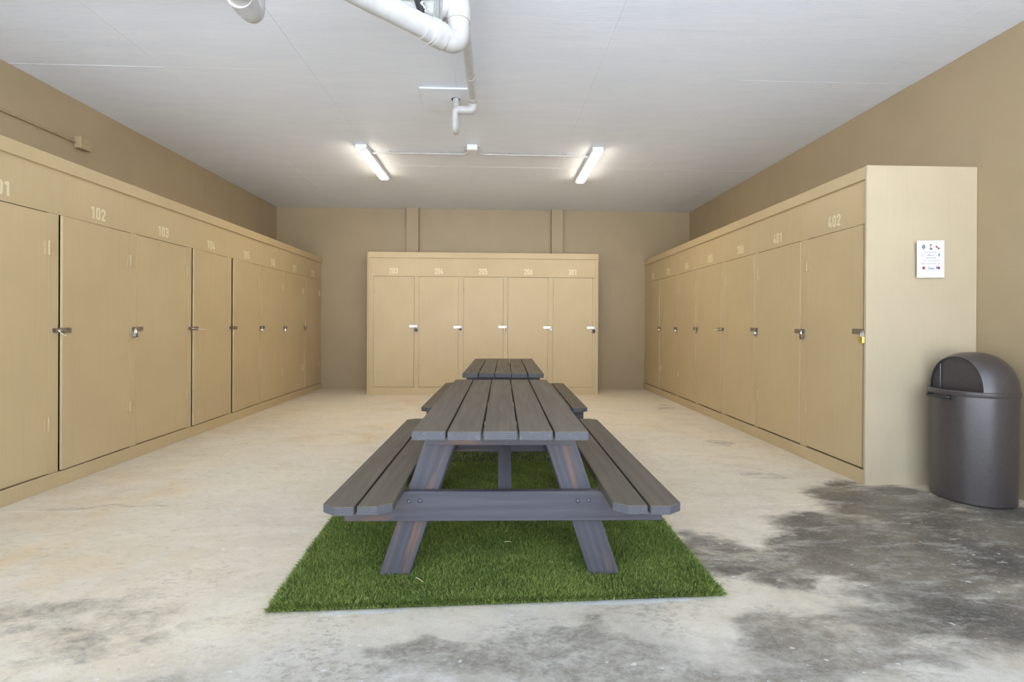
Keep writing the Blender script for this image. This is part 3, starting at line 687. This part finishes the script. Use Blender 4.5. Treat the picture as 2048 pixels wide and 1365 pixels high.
flat('printed_bucket', [[(.040, -.060), (.052, -.060), (.051, -.073), (.042, -.073)], ell(.062, -.068, .009, .012, .2), [(.045, -.058), (.051, -.056), (.046, -.048)]], PUR)
sg = [(-.022, -.056), (-.019, -.057), (-.0155, -.073), (-.017, -.075), (-.0195, -.073)]
flat('printed_signature', [sg, [(-.016, -.075), (-.008, -.060), (-.006, -.061), (-.0145, -.076)]] + [ell(-.004+k*.0062, -.0715, .0032, .0040, .3, 10) for k in range(5)], BLUE)
flat('printed_rule', [[(-.037, -.0820), (.036, -.0820), (.036, -.0840), (-.037, -.0840)]], BLUE)

# ------------------------------------------------------------------ ceiling lamps with conduit
EM = NT('lit_diffuser'); EM.b.inputs['Emission Color'].default_value = (1, .89, .72, 1); EM.b.inputs['Emission Strength'].default_value = LAMP; EM = EM.out((.9, .9, .9), .4)
def lamp(label, x0, x1, ya, yb):
    T = thing('ceiling_lamp', label, 'lamp', ((x0+x1)/2, (ya+yb)/2, ZC-.003), 0, 'strip lamps on the ceiling')
    L = (yb-ya)/2; w = .066
    bm = bmesh.new(); prism(bm, [(-w, 0), (w, 0), (w, -.050), (w-.003, -.052), (-w+.003, -.052), (-w, -.050)], 'y', -L+.012, L-.012); fin('housing', bm, WHITE, T)
    pr = [(-w+.003, -.0525), (-w+.005, -.060), (-w+.020, -.071), (0, -.074), (w-.020, -.071), (w-.005, -.060), (w-.003, -.0525)]
    bm = bmesh.new(); prism(bm, pr, 'y', -L+.014, L-.014); fin('diffuser', bm, EM, T)
    for s in (-1, 1):
        bm = bmesh.new(); prism(bm, [(-w-.002, .0), (w+.002, .0), (w+.002, -.052), (w-.018, -.074), (-w+.018, -.074), (-w-.002, -.052)], 'y', *sorted((s*(L-.016), s*L)), .002); fin('end_cap', bm, WHITE, T)
    T.rotation_euler = (0, 0, math.atan2(-(x1-x0), yb-ya)); return T
lamp('white lit strip lamp on the ceiling left of the junction box', -1.622, -1.612, 5.79, 6.98)
lamp('white lit strip lamp on the ceiling right of the junction box', 1.236, 1.237, 5.74, 7.00)
jb = thing('junction_box', 'small white junction box on the ceiling between the two strip lamps', 'junction box', (-.288, 5.775, ZC-.003))
bm = bmesh.new(); bx(bm, -.062, -.05, -.062, .062, .05, 0, .010, 2); fin('box', bm, WHITE, jb)
bm = bmesh.new(); bx(bm, -.066, -.054, -.070, .066, .054, -.062, .003); fin('cover', bm, WHITE, jb)
for x in (-.075, .075): bm = bmesh.new(); bx(bm, x-.012, -.012, -.006, x+.012, .012, 0, .001); fin('mounting_lug', bm, WHITE, jb)
for lab, xe, s in (('white conduit from junction box to the left strip lamp', -1.572, -1), ('white conduit from junction box to the right strip lamp', 1.170, 1)):
    T = thing('conduit', lab, 'conduit', (-.288, 5.9, ZC-.022), 0, 'white conduits to the strip lamps')
    x = xe+.288; p = [(s*.028, -.072, 0), (s*.028, .02, 0), (s*.10, .115, 0), (x, .122, 0)]
    tubeobj('tube', fillet(p, .09, 8), .0125, PIPEW, T, 10)
    for c in (s*.20, s*.26): tubeobj('coupling', [(c-.02, .1165+abs(c)*.004, 0), (c+.02, .1165+abs(c)*.004, 0)], .0165, PIPEW, T, 10)
    for c in (x*.32, x*.80):
        bm = bmesh.new(); lathe(bm, [(.0135, c-.008), (.0155, c-.008), (.0155, c+.008), (.0135, c+.008), (.0135, c-.008)], .119, 0, 12, 'x'); bx(bm, c-.008, .134, .008, c+.008, .160, .0185, .001); bx(bm, c-.008, .078, .008, c+.008, .104, .0185, .001); fin('clamp', bm, PIPEW, T)

# ------------------------------------------------------------------ wall conduit at left
WC = plain('tan_painted_metal', hexc(172, 150, 116), .4)
T = thing('conduit', 'tan painted conduit high on the left wall', 'conduit', (WL+.016, 2.6, 2.955))
tubeobj('tube', [(0, 0, 0), (0, 2.146, 0)], .0125, WC, T, 10)
for y in (.5, 1.78):
    bm = bmesh.new(); lathe(bm, [(.013, y-.009), (.0155, y-.009), (.0155, y+.009), (.013, y+.009), (.013, y-.009)], 0, 0, 12, 'y'); bx(bm, -.0155, y-.009, .012, -.008, y+.009, .034, .001); bx(bm, -.0155, y-.009, -.034, -.008, y+.009, -.012, .001); fin('clamp', bm, WC, T)
T = thing('junction_box', 'square tan junction box at the end of the left wall conduit', 'junction box', (WL+.001, 4.805, 2.955))
bm = bmesh.new(); bx(bm, 0, -.058, -.058, .062, .058, .058, .008, 2); fin('box', bm, WC, T)
bm = bmesh.new(); bx(bm, .062, -.060, -.060, .070, .060, .060, .003); fin('cover', bm, WC, T)

# ------------------------------------------------------------------ drain pipes under the ceiling
D = thing('drain_pipe', 'large white drain pipe with bend and branch hanging from the ceiling', 'pipe', (-.212, 2.65, 0))
R4 = .057; zp = 2.760
P = lambda x, y, z: (x+.204, y-2.65, z)
aR = Vector(P(-.204, 2.65, zp)); dirn = Vector((-.395, -.365, .0)).normalized()
tubeobj('riser', [(0, 0, zp+.20), (0, 0, ZC+.006)], R4, PIPEW, D, 28)
bend = fillet([aR+Vector((0, 0, .155)), aR, aR+dirn*.155], .15, 14)
tubeobj('bend', bend, R4+.0035, PIPEW, D, 28)
tubeobj('collar', [(0, 0, zp+.125), (0, 0, zp+.2045)], R4+.0095, PIPEW, D, 28)
tubeobj('collar', [aR+dirn*.105, aR+dirn*.185], R4+.0095, PIPEW, D, 28)
tubeobj('collar', [aR+dirn*.185, aR+dirn*.235], R4+.004, PIPEW, D, 28)
tubeobj('run', [aR+dirn*.2, aR+dirn*1.15], R4, PIPEW, D, 28)
br = fillet([(0, 0, zp+.235), (-.055, .0, zp+.16+.005), (-.2, 0, zp+.170), (-.9, -.01, zp+.176)], .14, 10)
tubeobj('branch', [(0, 0, zp+.33)] + fillet([(-.02, 0, zp+.30), (-.085, 0, zp+.178), (-.25, -.0, zp+.172)], .10, 8), R4-.002, PIPEW, D, 28)
tubeobj('branch_run', fillet([(-.20, 0, zp+.172), (-.43, 0, zp+.174), (-.43, 0, ZC+.004)], .10, 8), R4-.004, PIPEW, D, 28)
tubeobj('tee', [(0, 0, zp+.205), (0, 0, zp+.45)], R4+.005, PIPEW, D, 28)
for (x, y, dx) in ((-.118, -.105, .022), (-.088, -.078, -.004)):
    top = Vector((x+dx, y+.03, ZC+.004)); bot = Vector((x, y, zp+R4-.012)); tubeobj('hanger_strap', [bot, bot+(top-bot)*.5, top], .0085, GREYS, D, 8)
tubeobj('hanger_band', [aR+dirn*.148, aR+dirn*.166], R4+.0115, PIPEW, D, 28)
# black hose
BL = NT('black_pipe_with_paint_flakes'); v_ = BL.coord(); BL = BL.out(BL.mix(BL.ramp(BL.noise(v_, 13, 4, .6), .56, .59), (.012, .012, .013), (.72, .71, .68)), .4)
T = thing('black_pipe', 'black pipe flaked with white paint behind the large drain pipe', 'pipe', (-.44, 2.53, 0))
tubeobj('tube', [(-.035, .028, ZC+.006), (-.010, .028, 3.05), (.048, .028, 2.865)], .024, BL, T, 16)
# small drain with trap
T = thing('drain_trap', 'small white drain pipe with trap at the ceiling access panel', 'pipe', (-.215, 4.40, 0))
zt_ = 3.275
tubeobj('run', [(.0, .0, zt_), (-.006, -1.688, zt_-.01)], .034, PIPEW, T, 18)
tubeobj('elbow', fillet([(0, -.06, zt_), (0, .035, zt_), (0, .035, zt_-.075), (-.07, .035, zt_-.075)], .035, 6), .038, PIPEW, T, 18)
tubeobj('coupling', [(0, -.42, zt_), (0, -.37, zt_)], .039, PIPEW, T, 18)
tubeobj('cross_run', [(-.05, .035, zt_-.075), (-.145, .035, zt_-.075)], .034, PIPEW, T, 18)
tubeobj('coupling', [(-.078, .035, zt_-.075), (-.118, .035, zt_-.075)], .0385, PIPEW, T, 18)
tubeobj('trap_bend', fillet([(-.10, .035, zt_-.075), (-.165, .035, zt_-.075), (-.165, .040, zt_-.245), (-.165, .155, zt_-.245), (-.165, .155, ZC+.004)], .07, 8), .032, PIPEW, T, 18)
# access panel
T = thing('access_panel', 'square white panel fixed to the ceiling around the small drain', 'panel', (-.47, 4.585, ZC-.003))
HOLE = plain('dark_hole', (.01, .01, .01), .9)
boxobj('board', (-.232, -.225, -.016), (.232, .225, 0), CEILP, T, .003)
bm = bmesh.new(); lathe(bm, [(0, -.0166), (.042, -.0166), (.042, -.0155)], .085, -.026, 20); fin('pipe_hole', bm, HOLE, T)
# capped pipe at the upper left
T = thing('capped_pipe', 'short white pipe bend hanging from the ceiling at upper left', 'pipe', (-1.28, 2.52, 0))
p0, p1 = Vector((.030, -.125, 2.815)), Vector((.018, .0, 2.810))
tubeobj('bend', fillet([p0, p1, p1+Vector((0, 0, .16))], .09, 10), R4, PIPEW, T, 26)
tubeobj('hub', [p0+Vector((-.004, -.02, 0)), p0+Vector((-.008, .055, 0))], R4+.006, PIPEW, T, 26)
tubeobj('hub', [p1+Vector((0, 0, .115)), p1+Vector((0, 0, .175))], R4+.006, PIPEW, T, 26)
tubeobj('stub', [p0+Vector((.05, -.34, .006)), p0+Vector((0, -.02, 0))], R4-.003, PIPEW, T, 26)
tubeobj('riser', [p1+Vector((0, 0, .16)), (p1.x, p1.y, ZC+.004)], R4-.003, PIPEW, T, 26)
T = thing('conduit', 'thin white conduit crossing the ceiling at upper left', 'conduit', (-2.4, 3.155, ZC-.028))
tubeobj('tube', [(-1.66, .02, 0), (.70, -.01, 0)], .0135, PIPEW, T, 10)
tubeobj('coupling', [(.585, -.008, 0), (.635, -.009, 0)], .021, PIPEW, T, 12); tubeobj('coupling', [(-.44, .004, 0), (-.40, .004, 0)], .019, PIPEW, T, 12)
